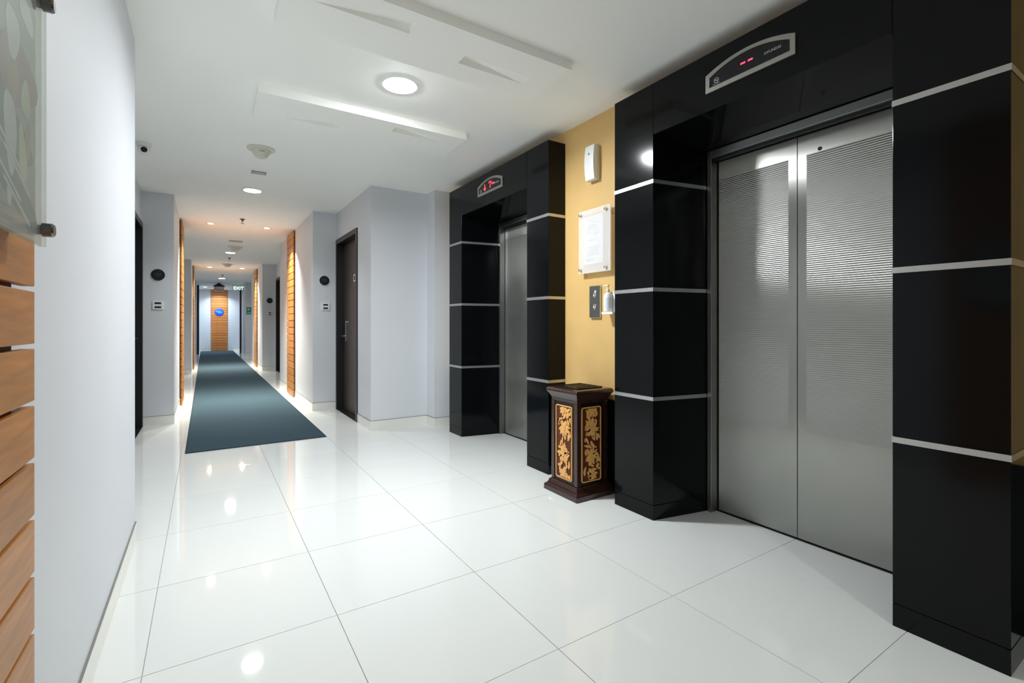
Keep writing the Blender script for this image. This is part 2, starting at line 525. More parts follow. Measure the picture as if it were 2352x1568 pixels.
downlight(0.436, 11.14, 0.085, P_CORR, C_COOL, 'lamp_glow', 'round ceiling lamp halfway along the corridor, middle of the three in line', LG, 115)
downlight(0.455, 17.47, 0.085, P_CORR, C_COOL, 'lamp_glow', 'round ceiling lamp deep in the corridor, farthest of the three in line', LG)
SG = 'small spotlights in pairs on the corridor ceiling'
downlight(0.075, 8.05, 0.038, P_SPOT, C_WARM, 'lamp_glow_warm', 'small ceiling spotlight by the left corridor wall, nearer pair', SG, 98, 'ceiling_spotlight')
downlight(0.785, 8.0, 0.038, P_SPOT, C_WARM, 'lamp_glow_warm', 'small ceiling spotlight by the right corridor wall, nearer pair', SG, 98, 'ceiling_spotlight')
downlight(0.104, 14.2, 0.045, P_SPOT, C_WARM, 'lamp_glow_warm', 'small ceiling spotlight by the left corridor wall, farther pair', SG, 98, 'ceiling_spotlight')
downlight(0.811, 14.1, 0.045, P_SPOT, C_WARM, 'lamp_glow_warm', 'small ceiling spotlight by the right corridor wall, farther pair', SG, 98, 'ceiling_spotlight')
downlight(0.02, 21.75, 0.06, P_END, C_END, 'lamp_glow', 'small bluish ceiling lamp in the room at the corridor end', LG, 170)
downlight(0.51, 22.78, 0.06, P_END * 0.8, C_END, 'lamp_glow', 'added hidden bluish lamp that brightens the top of the end wall panel', LG, 130)  # added wall washer, out of sight behind the hanging fixture, lights the panel top

# ================================================================ ELEVATORS
STRIP_Z = [(0.670, 0.692), (1.286, 1.308), (1.894, 1.916)]
PTOP, OTOP = 2.452, 2.165
def elevator(yl0, yl1, yr0, yr1, dl, dr, label):
    """yl0 > yl1 left pillar, yr0 > yr1 right pillar (front face); dl, dr: splayed inner ends at the door frame"""
    XI = 2.515
    th = Thing('elevator', (XP, (yl0 + yr1) / 2, 0), label, 'elevator', 'elevators')
    left = [(XP, yl0), (XP, yl1), (XI, dl), (2.60, dl), (2.60, yl0)]
    right = [(XP, yr0), (XP, yr1), (2.60, yr1), (2.60, dr), (XI, dr)]
    zs = [(0, 0.083), (0.086, STRIP_Z[0][0])] + [(STRIP_Z[k][1], STRIP_Z[k + 1][0]) for k in range(2)] + [(STRIP_Z[2][1], PTOP)]
    fz = lambda a, b, t: (a, b, t)
    for out in (left, right):
        cx = sum(p[0] for p in out) / 5; cy = sum(p[1] for p in out) / 5
        core = [(p[0] + 0.006 * (1 if p[0] < cx else -1), p[1] + 0.006 * (1 if p[1] < cy else -1)) for p in out]
        th.part('core', MB().prism(core, fz, 0.001, PTOP - 0.004), 'granite_joint')
        for z0, z1 in zs:
            th.part('granite_panel', MB().prism(out, fz, z0, z1), 'granite', bevel=0.0015)
        prd = [(p[0] + 0.002 * (-1 if p[0] < 2.2 else 0), p[1] + 0.002 * (-1 if p[1] < cy else 1)) for p in out]
        for z0, z1 in STRIP_Z:
            th.part('metal_strip', MB().prism(prd, fz, z0 + 0.0004, z1 - 0.0004), 'strip_metal')
    g = 0.0015
    hv = [(XP, yl1 - g, OTOP), (XP, yr0 + g, OTOP), (XP, yr0 + g, PTOP), (XP, yl1 - g, PTOP),
          (XI, dl - g, 2.118), (XI, dr + g, 2.118), (XI, dr + g, PTOP), (XI, dl - g, PTOP)]
    th.part('header_panel', MB().add(hv, [(0, 1, 2, 3), (4, 7, 6, 5), (0, 4, 5, 1), (1, 5, 6, 2), (2, 6, 7, 3), (3, 7, 4, 0)]), 'granite', bevel=0.0015)
    th.part('header_core', MB().box(XI + 0.001, 2.60, dr + g, dl - g, 2.118, PTOP), 'granite_joint')
    # stainless frame
    fw = 0.03
    th.part('jamb', MB().box(XI - 0.02, XD + 0.03, dl - 0.002, dl - fw, 0.0, 2.116), 'jamb_metal', bevel=0.002)
    th.part('jamb', MB().box(XI - 0.02, XD + 0.03, dr + 0.002, dr + fw, 0.0, 2.116), 'jamb_metal', bevel=0.002)
    th.part('frame_head', MB().box(XI - 0.02, XI + 0.01, dl - fw, dr + fw, 2.072, 2.116), 'jamb_metal', bevel=0.002)
    th.part('frame_soffit', MB().box(XI + 0.01, XD + 0.03, dl - fw, dr + fw, 2.062, 2.116), 'door_frame')
    th.part('sill', MB().box(XD - 0.006, XD + 0.03, dl - fw, dr + fw, -0.003, 0.003), 'rubber', bevel=0.001)
    ym = (dl + dr) / 2
    for nm, a, b in (('door_leaf', dl - fw - 0.006, ym + 0.0016), ('door_leaf', ym - 0.0016, dr + fw + 0.006)):
        me = MB().box(XD, XD + 0.03, a - ym, b - ym, 0.008, 2.058)
        ob = build(nm, me, 'ribbed_steel', th.e, (XP, 0, 0), bevel=0.0012)
        ob.location.y = ym - th.o[1]
    th.part('door_gap', MB().box(XD + 0.012, XD + 0.03, ym - 0.0015, ym + 0.0015, 0.008, 2.058), 'rubber')
    kf = face_mx(XD, ym - 0.107, 1.968)
    th.part('key_hole', MB().lathe([(0.0095, 0), (0.0095, 0.002), (0.006, 0.002), (0.005, 0.0008)], kf, 20), 'black_plastic')
    return th
elevator(2.135, 1.836, 0.724, 0.418, 1.760, 0.795, 'elevator with wide ribbed steel doors and black granite surround, nearest the camera')
elevator(4.492, 4.216, 3.086, 2.807, 4.145, 3.155, 'elevator with black granite surround and narrow view of its steel door, beyond the dustbin')

# ---------------------------------------------------------------- floor indicators above the elevators
def arch(w, hs, hm, n=14):
    pts = [(-w / 2, 0), (w / 2, 0), (w / 2, hs)]
    for k in range(1, n):
        u = 1 - 2 * k / n
        pts.append((u * w / 2, hs + (hm - hs) * (1 - u * u)))
    pts.append((-w / 2, hs))
    return pts
def indicator(yc, zb, mode, label):
    th = Thing('floor_indicator', (XP, yc, zb), label, 'floor indicator', 'arched floor indicators')
    fn = face_mx(XP, yc, zb)
    W, HS, HM = 0.432, 0.088, 0.132
    outer = arch(W, HS, HM)
    inner = [(-W / 2 + 0.022, 0.022), (W / 2 - 0.022, 0.022)] + [(p[0] * 0.895, max(p[1] - 0.016, 0.03)) for p in outer[2:]]
    th.part('frame', MB().ring(outer, inner, fn, 0.0, 0.010), 'display_frame', bevel=0.001)
    pane = th.part('display', MB().prism(inner, fn, 0.0, 0.006), 'display_black')
    t = lambda dx, dy, s, sz, mm, nm: th.part(nm, text_mb(s, sz, lambda a, b, c: fn(a + dx, b + dy, 0.0066 + c)), mm, parent=pane)
    t(0.118, 0.062, 'HYUNDAI', 0.017, 'ink_white', 'brand_lettering')
    t(-0.158, 0.030, 'NO SMOKING', 0.006, 'ink_white', 'small_lettering')
    ic = MB().ring([(x - 0.158, y + 0.047) for x, y in disc(0.013, 24)], [(x - 0.158, y + 0.047) for x, y in disc(0.0105, 24)], fn, 0.006, 0.0068)
    ic.prism([(-0.167, 0.0555), (-0.165, 0.0573), (-0.149, 0.0385), (-0.151, 0.0367)], fn, 0.006, 0.0068)
    ic.prism([(-0.166, 0.0455), (-0.150, 0.0455), (-0.150, 0.0485), (-0.166, 0.0485)], fn, 0.006, 0.0068)
    th.part('no_smoking_mark', ic, 'ink_white', parent=pane)
    def dots(cells, x0, z0, s):
        m = MB()
        for i, j in cells:
            m.prism([(x0 + i * s + x, z0 + j * s + y) for x, y in disc(s * 0.46, 8)], fn, 0.006, 0.0072)
        return m
    if mode == 'dash':
        th.part('lit_dash', dots([(i, j) for i in range(5) for j in (0, 0.7)], -0.030, 0.066, 0.0048), 'led_red', parent=pane)
        th.part('lit_dash', dots([(i, j) for i in range(5) for j in (0, 0.7)], 0.006, 0.066, 0.0048), 'led_red', parent=pane)
    else:
        arrow = [(2, j) for j in range(1, 7)] + [(1, 1), (3, 1), (0, 2), (4, 2), (2, 0), (1, 2), (3, 2)]
        seven = [(i, 6) for i in range(5)] + [(4, 5), (4, 4), (3, 3), (2, 2), (2, 1), (2, 0), (0, 5)]
        dash = [(i, j) for i in range(4) for j in (0, 0.7)]
        th.part('lit_arrow', dots(arrow, -0.105, 0.036, 0.0085), 'led_red', parent=pane)
        th.part('lit_digit', dots(seven, -0.012, 0.042, 0.0085), 'led_red', parent=pane)
        th.part('lit_dash', dots(dash, 0.046, 0.066, 0.0085), 'led_red', parent=pane)
    return th
indicator(1.279, 2.250, 'dash', 'arched floor indicator showing two red dashes above the nearest elevator')
indicator(3.655, 2.262, 'seven', 'arched floor indicator showing a red arrow and 7 above the far elevator')

# ================================================================ DOORS
def room_door(n, X, y0, y1, side, details=True):
    """side +1: the wall looks towards -X (right niche), -1: towards +X (left niche)"""
    th = Thing('door_%d' % n, (X, (y0 + y1) / 2, 0), 'dark wooden room door in a black frame', None, None, 'structure')
    s = side
    fw, dp = 0.055, 0.085
    fr = MB().box(X - 0.012 * s, X + dp * s + 0.03 * s, y0, y0 + fw, 0, DH)
    fr.box(X - 0.012 * s, X + dp * s + 0.03 * s, y1 - fw, y1, 0, DH)
    fr.box(X - 0.012 * s, X + dp * s + 0.03 * s, y0 + fw, y1 - fw, DH - fw, DH)
    th.part('door_frame', fr, 'door_frame', bevel=0.003)
    leaf = th.part('door_leaf', MB().box(X + dp * s, X + (dp + 0.045) * s, y0 + fw + 0.003, y1 - fw - 0.003, 0.006, DH - fw - 0.003), 'door_wood', bevel=0.002)
    th.part('threshold', MB().box(X - 0.01 * s, X + dp * s, y0 + fw, y1 - fw, -0.003, 0.004), 'door_frame')
    if not details: return th
    Xf = X + dp * s
    fn = face_mx(Xf, 0, 0) if s > 0 else face_px(Xf, 0, 0)
    yy = lambda y: -y if s > 0 else y
    yh = y1 - fw - 0.10
    th.part('lock_plate', MB().prism([(a + yy(yh), b + 1.02) for a, b in rrect(0.055, 0.27, 0.026)], fn, 0, 0.014), 'chrome', parent=leaf, bevel=0.002)
    hp = [fn(yy(yh), 0.955, 0.012), fn(yy(yh), 0.955, 0.055), fn(yy(yh - 0.015), 0.955, 0.062), fn(yy(yh - 0.12), 0.955, 0.062)]
    th.part('lever_handle', MB().tube(hp, 0.0095), 'chrome', parent=leaf, smooth=True)
    th.part('card_lamp', MB().prism([(a + yy(yh), b + 1.22) for a, b in rrect(0.02, 0.012, 0.004)], fn, 0, 0.003), 'dark_chrome', parent=leaf)
    ym = (y0 + y1) / 2 - 0.10
    th.part('peephole', MB().lathe([(0.013, 0), (0.013, 0.004), (0.007, 0.005)], lambda a, b, h: fn(a + yy(ym), b + 1.50, h), 16), 'chrome', parent=leaf)
    st = th.part('notice_plate', MB().prism([(a + yy(ym), b + 1.665) for a, b in rrect(0.17, 0.085, 0.006)], fn, 0, 0.004), 'white_plastic', parent=leaf)
    th.part('notice_slot', MB().prism([(a + yy(ym) - 0.035, b + 1.665) for a, b in rrect(0.05, 0.058, 0.004)], fn, 0.004, 0.0055), 'black_plastic', parent=leaf)
    return th
room_door(1, XRN, 5.47, 6.50, 1)
room_door(2, XLN, 5.50, 6.50, -1)
room_door(3, XRN, 11.70, 12.73, 1, False)

# dark frame around the opening at the end of the corridor
th = Thing('door_4', (0.5, 21.0, 0), 'dark thin frame of the opening at the corridor end', None, None, 'structure')
th.part('door_jamb', MB().box(-0.235, -0.165, 20.95, 21.06, 0, CEIL), 'door_frame')
th.part('door_jamb', MB().box(1.130, 1.188, 20.95, 21.06, 0, CEIL), 'door_frame')

# ================================================================ CARPET
th = Thing('carpet_runner', (0.43, 14, 0), 'long blue-grey carpet runner on the corridor floor', 'carpet')
th.part('pile', MB().box(-0.132, 0.998, 4.938, 23.28, 0.0003, 0.009), 'carpet', bevel=0.003)
ed = MB().box(-0.139, -0.132, 4.931, 23.28, 0.0003, 0.0085).box(0.998, 1.005, 4.931, 23.28, 0.0003, 0.0085).box(-0.132, 0.998, 4.931, 4.938, 0.0003, 0.0085)
th.part('bound_edge', ed, 'carpet_edge')

# ================================================================ WOODEN SLAT PANELS
def slat_panel(name, a0, a1, z0, z1, axis, wall, sgn, label, pitch=0.1055, gap=0.0095, depth=0.032, ztop=None):
    """axis 'y': panel on a side wall at X=wall; axis 'x': on the end wall at Y=wall; sgn: outward direction"""
    mid = (a0 + a1) / 2
    org = (wall, mid, z0) if axis == 'y' else (mid, wall, z0)
    th = Thing(name, org, label, 'wall panel', 'horizontal slat panels')
    bk = MB()
    if axis == 'y': bk.box(wall, wall + 0.012 * sgn, a0 + 0.045, a1 - 0.045, z0, z1)
    else: bk.box(a0 + 0.045, a1 - 0.045, wall, wall + 0.012 * sgn, z0, z1)
    th.part('backing', bk, 'wood_back')
    n = int(round((z1 - z0) / pitch))
    ph = (z1 - z0) / n
    me = None
    for k in range(n):
        if me is None:
            m = MB()
            if axis == 'y': m.box(0.012 * sgn, depth * sgn, -(a1 - a0) / 2, (a1 - a0) / 2, gap / 2, ph - gap / 2)
            else: m.box(-(a1 - a0) / 2, (a1 - a0) / 2, 0.012 * sgn, depth * sgn, gap / 2, ph - gap / 2)
            ob = build('slat', m, 'wood_y' if axis == 'y' else 'wood_x', th.e, bevel=0.0015)
            me = ob.data
        else:
            ob = bpy.data.objects.new('slat', me)
            COL.objects.link(ob); ob.parent = th.e
        ob.location = (0, 0, k * ph)
    return th
slat_panel('slat_panel', 0.60, 1.226, 0.005, 2.537, 'y', XL, 1, 'brown wooden slat panel at the left edge, under the glass poster')
slat_panel('slat_panel', 7.90, 8.56, 0.005, 2.525, 'y', XC_L, 1, 'wooden slat panel on the left corridor wall, seen edge on, nearer one')
slat_panel('slat_panel', 7.90, 8.55, 0.005, 2.525, 'y', XC_R, -1, 'orange wooden slat panel on the right corridor wall, past the black door')
slat_panel('slat_panel', 14.0, 14.65, 0.005, 2.525, 'y', XL2, 1, 'wooden slat panel on the left corridor wall, farther one, a thin line')
slat_panel('slat_panel', 14.0, 14.65, 0.005, 2.525, 'y', XC_R, -1, 'wooden slat panel on the right corridor wall, farther one')
slat_panel('slat_panel', 0.225, 0.81, 0.012, 2.525, 'x', 23.3, -1, 'wooden slat panel on the end wall with the blue round sign')

# ================================================================ LEFT GLASS POSTER
XPST = XL + 0.032 + 0.032
th = Thing('framed_poster', (XPST, 0.72, 1.23), 'acrylic framed food poster on standoffs over the near slat panel', 'poster')
y0, y1, z0, z1 = 0.40, 1.118, 1.232, 1.66
fn = face_px(XPST, 0, 0)
th.part('back_sheet', MB().box(XPST - 0.004, XPST, y0, y1, z0, z1), 'acrylic_green')
pr = th.part('print', MB().box(XPST, XPST + 0.0015, y0 + 0.05, 1.075, z0 + 0.035, z1 - 0.02), 'print_base')
th.part('front_sheet', MB().box(XPST + 0.002, XPST + 0.006, y0, y1, z0, z1), 'acrylic_green')
def blob(cy, cz, w, h, rot=0, n=16, p=1.0, wob=0.0):
    out = []
    for k in range(n):
        a = 2 * pi * k / n
        r = 1 + wob * sin(3 * a + cy * 40)
        x, y = w * r * cos(a), h * r * sin(a)
        out.append((cy + x * cos(rot) - y * sin(rot), cz + x * sin(rot) + y * cos(rot)))
    return out
shapes = [('print_green', 0.98, 1.30, 0.10, 0.030, -0.35), ('print_rose', 0.99, 1.47, 0.09, 0.05, 0.1), ('print_green', 0.95, 1.385, 0.11, 0.035, -0.3),
          ('print_tan', 0.965, 1.455, 0.024, 0.044, 0.15), ('print_cream', 1.025, 1.445, 0.022, 0.028, 0.0), ('print_white', 0.965, 1.52, 0.030, 0.036, 0.2),
          ('print_white', 0.955, 1.375, 0.026, 0.058, 0.12), ('print_cream', 1.01, 1.355, 0.018, 0.045, 0.2), ('print_tan', 1.035, 1.385, 0.014, 0.03, -0.1),
          ('print_tan', 0.97, 1.60, 0.05, 0.03, 0.3), ('print_white', 1.03, 1.575, 0.035, 0.02, -0.2), ('print_white', 0.95, 1.283, 0.010, 0.014, 0),
          ('print_rose', 0.86, 1.44, 0.05, 0.06, 0.2), ('print_white', 0.80, 1.40, 0.03, 0.07, 0.1), ('print_tan', 0.70, 1.50, 0.06, 0.05, 0.3),
          ('print_green', 0.72, 1.33, 0.14, 0.04, -0.2), ('print_cream', 0.60, 1.42, 0.04, 0.06, 0.1), ('print_white', 0.56, 1.54, 0.05, 0.04, 0.4)]
for i, (m, cy, cz, w, h, r) in enumerate(shapes):
    t0 = 0.0015 + i * 0.000015
    th.part('printed_shape', MB().prism(blob(cy, cz, w, h, r, wob=0.12), fn, t0, t0 + 0.00015), m, parent=pr)
for dy, dz in ((0.03, 0.025), (0.03, -0.02)):
    mb = MB()
    for k in range(2):
        c = 0.94 + 0.045 * k
        mb.prism([(c - 0.06, 1.352 - 0.03 * k + dz), (c - 0.058, 1.358 - 0.03 * k + dz), (c + 0.06, 1.308 - 0.03 * k + dz), (c + 0.058, 1.302 - 0.03 * k + dz)], fn, 0.0018, 0.00195)
    th.part('printed_shape', mb, 'print_white', parent=pr)
for yy in (y0 + 0.03, 1.090):
    for zz in (z0 + 0.025, 1.632):
        f2 = lambda a, b, h, yy=yy, zz=zz: (XL + 0.034 + h, yy + a, zz + b)
        th.part('standoff', MB().lathe([(0.008, 0), (0.008, 0.036), (0.0115, 0.037), (0.0115, 0.049), (0.009, 0.052)], f2, 24), 'dark_chrome', smooth=True)

# ================================================================ ORANGE WALL FITTINGS
# notice board
XB = XO - 0.036
th = Thing('notice_board', (XO, 2.446, 1.45), 'clear acrylic notice board with white printed sheet on the orange wall', 'notice board')
by0, by1, bz0, bz1 = 2.605, 2.290, 1.455, 1.892
th.part('back_sheet', MB().box(XB, XB + 0.005, by0, by1, bz0, bz1), 'acrylic_clear')
sh = th.part('printed_sheet', MB().box(XB - 0.0015, XB - 0.0005, 2.553, 2.362, 1.515, 1.845), 'paper')
th.part('front_sheet', MB().box(XB - 0.007, XB - 0.002, by0, by1, bz0, bz1), 'acrylic_clear')
fb = face_mx(XB - 0.0015, 2.4575, 1.68)
def lines_of(mbox, x0, x1, z, n, step, hh):
    for k in range(n):
        x = x0
        while x < x1 - 0.004:
            w = random.uniform(0.006, 0.018)
            e = min(x + w, x1)
            mbox.prism([(x, z - k * step), (e, z - k * step), (e, z - k * step + hh), (x, z - k * step + hh)], fb, 0, 0.0003)
            x = e + 0.004
    return mbox
for (x0, x1, z, n) in ((-0.06, -0.02, 0.135, 1), (-0.02, 0.06, 0.12, 1), (-0.062, 0.02, 0.10, 3), (-0.06, -0.025, 0.055, 2), (0.0, 0.06, 0.05, 2), (-0.06, 0.03, 0.005, 2), (-0.065, 0.06, -0.05, 6), (-0.065, 0.0, -0.13, 2)):
    th.part('print_lines', lines_of(MB(), x0, x1, z, n, 0.011, 0.0035), 'ink', parent=sh)
for yy in (2.583, 2.330):
    for zz in (1.482, 1.866):
        f2 = face_mx(XO, yy, zz)
        th.part('standoff', MB().lathe([(0.006, 0), (0.006, 0.043), (0.010, 0.044), (0.010, 0.055), (0.006, 0.058)], f2, 20), 'chrome', smooth=True)
# call button panel
th = Thing('call_panel', (XO, 2.468, 1.146), 'steel elevator call panel with two round buttons on the orange wall', 'call panel')
cf = face_mx(XO, 2.468, 1.256)
th.part('housing', MB().prism([(-0.052, -0.11), (0.052, -0.11), (0.052, 0.11), (-0.052, 0.11)], cf, 0, 0.016), 'chrome', bevel=0.002)
th.part('face_plate', MB().prism([(-0.051, -0.106), (0.047, -0.106), (0.047, 0.106), (-0.051, 0.106)], cf, 0.016, 0.018), 'panel_grey')
for z in (0.045, -0.035):
    b = th.part('button', MB().lathe([(0.019, 0.018), (0.019, 0.022), (0.015, 0.024)], lambda a, c, h, z=z: cf(a, c + z, h), 24), 'chrome', smooth=True)
    th.part('arrow_mark', MB().prism([(-0.007, z - 0.004 * (1 if z > 0 else -1)), (0.007, z - 0.004 * (1 if z > 0 else -1)), (0, z + 0.008 * (1 if z > 0 else -1))], cf, 0.024, 0.0246), 'white_plastic', parent=b)
th.part('level_lamp', MB().lathe([(0.008, 0.018), (0.007, 0.0195)], lambda a, c, h: cf(a + 0.008, c + 0.07, h), 16), 'white_plastic')
# air freshener
th = Thing('air_freshener', (XO, 2.478, 2.09), 'white curved air freshener dispenser high on the orange wall', 'air freshener')
prof = []
for k in range(11):
    u = k / 10
    prof.append((0.052 + 0.012 * sin(pi * u) , 0.238 * u))
out = [(0, 0.0)] + [(p[0], p[1]) for p in prof] + [(0, 0.238)]
th.part('cover', MB().prism(out, lambda a, b, t: (XO - a, 2.478 - t, 2.09 + b), -0.047, 0.047), 'white_plastic', bevel=0.006, smooth=True)
th.part('seam', MB().box(XO - 0.022, XO - 0.020, 2.4305, 2.5255, 2.089, 2.3285), 'grey_plastic')
th.part('lamp_window', MB().prism([(x + 0.0, y + 0.175) for x, y in disc(0.010, 16)], lambda a, b, t: (XO - 0.0585 - t, 2.478 - a, 2.09 + b), 0.0, 0.003), 'grey_plastic')
# pump bottle in a holder
th = Thing('pump_bottle', (XO, 2.30, 1.17), 'small white pump bottle beside the call panel, half behind the granite pillar', 'bottle')
pf = face_mx(XO, 2.300, 1.17)
th.part('holder', MB().prism([(-0.006, 0), (0.062, 0), (0.062, 0.145), (-0.006, 0.145)], pf, 0, 0.03).prism([(-0.040, -0.004), (0.062, -0.004), (0.062, 0.012), (-0.040, 0.012)], pf, 0.0, 0.075), 'white_plastic', bevel=0.003)
th.part('bottle_body', MB().lathe([(0.026, 0.013), (0.028, 0.02), (0.028, 0.115), (0.022, 0.132), (0.010, 0.138), (0.010, 0.146)], lambda a, b, h: (XO - 0.052 + a, 2.302 + b, 1.17 + h), 28), 'white_plastic', smooth=True)
th.part('label_print', MB().lathe([(0.0284, 0.035), (0.0284, 0.105)], lambda a, b, h: (XO - 0.052 + a, 2.302 + b, 1.17 + h), 28), 'paper', smooth=True)
th.part('pump_cap', MB().lathe([(0.013, 0.146), (0.013, 0.160), (0.006, 0.163), (0.006, 0.180), (0.012, 0.182), (0.011, 0.190)], lambda a, b, h: (XO - 0.052 + a, 2.302 + b, 1.17 + h), 20), 'cream_plastic', smooth=True)
th.part('pump_spout', MB().tube([(XO - 0.052, 2.302, 1.355), (XO - 0.052, 2.33, 1.356), (XO - 0.052, 2.342, 1.350)], 0.004), 'cream_plastic', smooth=True)

# ================================================================ DUSTBIN WITH ASHTRAY
BX, BY = 2.0905, 2.4325
th = Thing('dustbin', (BX, BY, 0), 'dark wooden dustbin with golden carved flower panels and ashtray top', 'dustbin')
H0 = 0.168
th.part('plinth', MB().square_loft(BX, BY, [(H0, 0.0), (H0, 0.030), (H0 - 0.004, 0.038), (H0 - 0.014, 0.044), (H0 - 0.022, 0.056), (H0 - 0.026, 0.072), (H0 - 0.036, 0.078)]), 'bin_wood', bevel=0.002)
HB = 0.126
th.part('body', MB().square_loft(BX, BY, [(HB, 0.078), (HB, 0.605)]), 'bin_dark', bevel=0.003)
for sx in (-1, 1):
    for sy in (-1, 1):
        cx, cy = BX + sx * (HB - 0.010), BY + sy * (HB - 0.010)
        th.part('corner_post', MB().box(cx - 0.016, cx + 0.016, cy - 0.016, cy + 0.016, 0.0785, 0.604), 'bin_wood', bevel=0.004)
th.part('cap', MB().square_loft(BX, BY, [(HB + 0.004, 0.600), (HB + 0.006, 0.622), (HB + 0.016, 0.640), (HB + 0.024, 0.652), (HB + 0.031, 0.662), (HB + 0.031, 0.674), (HB + 0.025, 0.684), (HB + 0.008, 0.688)]), 'bin_wood', bevel=0.002)
tr = th.part('ash_tray', MB().ring([(-0.105, -0.105), (0.105, -0.105), (0.105, 0.105), (-0.105, 0.105)], [(-0.092, -0.092), (0.092, -0.092), (0.092, 0.092), (-0.092, 0.092)],
                                  lambda a, b, t: (BX + a, BY + b, 0.688 + t), 0.0, 0.008).box(BX - 0.092, BX + 0.092, BY - 0.092, BY + 0.092, 0.6882, 0.690), 'bin_dark')
for k in (-1, 0, 1):
    th.part('tray_bar', MB().box(BX - 0.092, BX + 0.092, BY + k * 0.045 - 0.004, BY + k * 0.045 + 0.004, 0.690, 0.6965), 'dark_chrome', parent=tr)
def petal(cx, cy, ang, ln, wd, n=6, bend=0.0):
    """a leaf outline from (cx, cy) along ang"""
    L, R = [], []
    for k in range(n + 1):
        u = k / n
        w = wd * (sin(pi * u ** 0.8) ** 0.8 if 0 < u < 1 else 0.0) + 0.0006
        a = ang + bend * u
        x, y = cx + ln * u * cos(a), cy + ln * u * sin(a)
        L.append((x - w * sin(a), y + w * cos(a))); R.append((x + w * sin(a), y - w * cos(a)))
    return L + R[::-1]
def fret(fn, seed):
    rnd = random.Random(seed)
    w, h = 0.152, 0.462
    m = MB()
    leaves = []
    for (cx, cy, n, ln) in ((0.004, 0.095, 9, 0.060), (-0.004, -0.075, 8, 0.056), (0.0, 0.205, 7, 0.040), (0.006, -0.20, 7, 0.042)):
        a0 = rnd.uniform(0, 1)
        for k in range(n):
            leaves.append(petal(cx, cy, a0 + 2 * pi * k / n, ln * rnd.uniform(0.85, 1.2), 0.0112, bend=rnd.uniform(-0.5, 0.5)))
        m.prism([(cx + x, cy + y) for x, y in disc(0.016, 12)], fn, 0.0, 0.010)
    for k in range(46):
        cx, cy = rnd.uniform(-0.06, 0.06), rnd.uniform(-0.21, 0.21)
        leaves.append(petal(cx, cy, rnd.choice((1, -1)) * rnd.uniform(0.6, 2.4), rnd.uniform(0.03, 0.055), rnd.uniform(0.006, 0.009), bend=rnd.uniform(-0.8, 0.8)))
    for i, l in enumerate(leaves):
        l = [(max(-w / 2 + 0.004, min(w / 2 - 0.004, x)), max(-h / 2 + 0.004, min(h / 2 - 0.004, y))) for x, y in l]
        m.prism(l, fn, 0.0, 0.006 + (i % 7) * 0.0003)
    return m
for fn, sd, hid in ((face_mx(BX - HB, BY, 0.338), 3, 0), (face_my(BX - 0.012, BY - HB, 0.338), 5, 0), (lambda a, b, t: (BX + HB + t, BY + a, 0.338 + b), 4, 1), (lambda a, b, t: (BX - a, BY + HB + t, 0.338 + b), 6, 1)):
    pn = th.part('carved_panel', MB().prism(rrect(0.162, 0.472, 0.014), fn, 0.0, 0.002), 'bin_red')
    th.part('panel_border', MB().ring(rrect(0.166, 0.476, 0.016), rrect(0.152, 0.462, 0.010), fn, 0.0, 0.008), 'bin_gold', parent=pn, bevel=0.001)
    th.part('flower_fretwork', fret(lambda a, b, t, fn=fn: fn(a, b, t + 0.002), sd), 'bin_gold', parent=pn)

# ================================================================ NUMBER PLATES AND CARD SWITCHES
def number_plate(x, y, z, r, text, label):
    th = Thing('room_number_plate', (x, y, z), label, 'sign', 'round room number plates')
    fn = face_my(x, y, z)
    pl = th.part('disc', MB().lathe([(r, 0), (r, 0.008), (r - 0.004, 0.012)], fn, 40), 'plate_black', smooth=True)
    th.part('number', text_mb(text, 0.042, lambda a, b, c: fn(a, b, 0.0126 + c)), 'plate_text', parent=pl)
number_plate(-0.427, 6.5, 1.643, 0.062, '721', 'black round room number plate on the left pillar')
number_plate(1.299, 6.5, 1.666, 0.060, '720', 'black round room number plate beside the dark door on the right')
number_plate(1.315, 12.8, 1.674, 0.064, '718', 'black round room number plate far down the corridor on the right')
def switch_plate(x, y, z, label):
    th = Thing('switch_plate', (x, y, z - 0.045), label, 'switch', 'white wall switches with two dark windows')
    fn = face_my(x, y, z)
    th.part('plate', MB().prism(rrect(0.098, 0.092, 0.006), fn, 0, 0.011), 'white_plastic', bevel=0.002)
    for dz in (0.022, -0.022):
        th.part('dark_window', MB().prism([(a, b + dz) for a, b in rrect(0.058, 0.020, 0.002)], fn, 0.011, 0.013), 'black_plastic')
switch_plate(-0.428, 6.5, 1.311, 'white switch plate with two dark windows on the left pillar')
switch_plate(1.313, 6.5, 1.331, 'white switch plate with two dark windows beside the dark right door')
switch_plate(1.315, 12.8, 1.361, 'white switch plate far down the corridor on the right')

# ================================================================ CEILING FITTINGS
def detector(x, y, r, label):
    th = Thing('ceiling_detector', (x, y, CEIL), label, 'smoke detector', 'white ceiling detectors')
    fn = face_down(x, y, CEIL)
    th.part('base_plate', MB().lathe([(r, 0), (r, 0.008), (r * 0.8, 0.014)], fn, 36), 'cream_plastic', smooth=True)
    th.part('cone', MB().lathe([(r * 0.72, 0.014), (r * 0.70, 0.022), (r * 0.42, 0.068), (r * 0.36, 0.072)], fn, 36), 'cream_plastic', smooth=True)
    mk = MB().ring(disc(0.020, 16), disc(0.014, 16), lambda a, b, t: (x + a, y - r * 0.62 - 0.003 + 0.3 * (0.0) , CEIL - 0.034 + b * 0.5), 0, 0.001)
    th.part('vent_mark', MB().box(x - 0.022, x + 0.022, y - r * 0.62, y - r * 0.60, CEIL - 0.040, CEIL - 0.036).box(x - 0.010, x + 0.016, y - r * 0.66, y - r * 0.64, CEIL - 0.032, CEIL - 0.029), 'grey_plastic')
detector(0.39, 4.42, 0.105, 'white cone shaped ceiling detector, nearest one above the lobby')
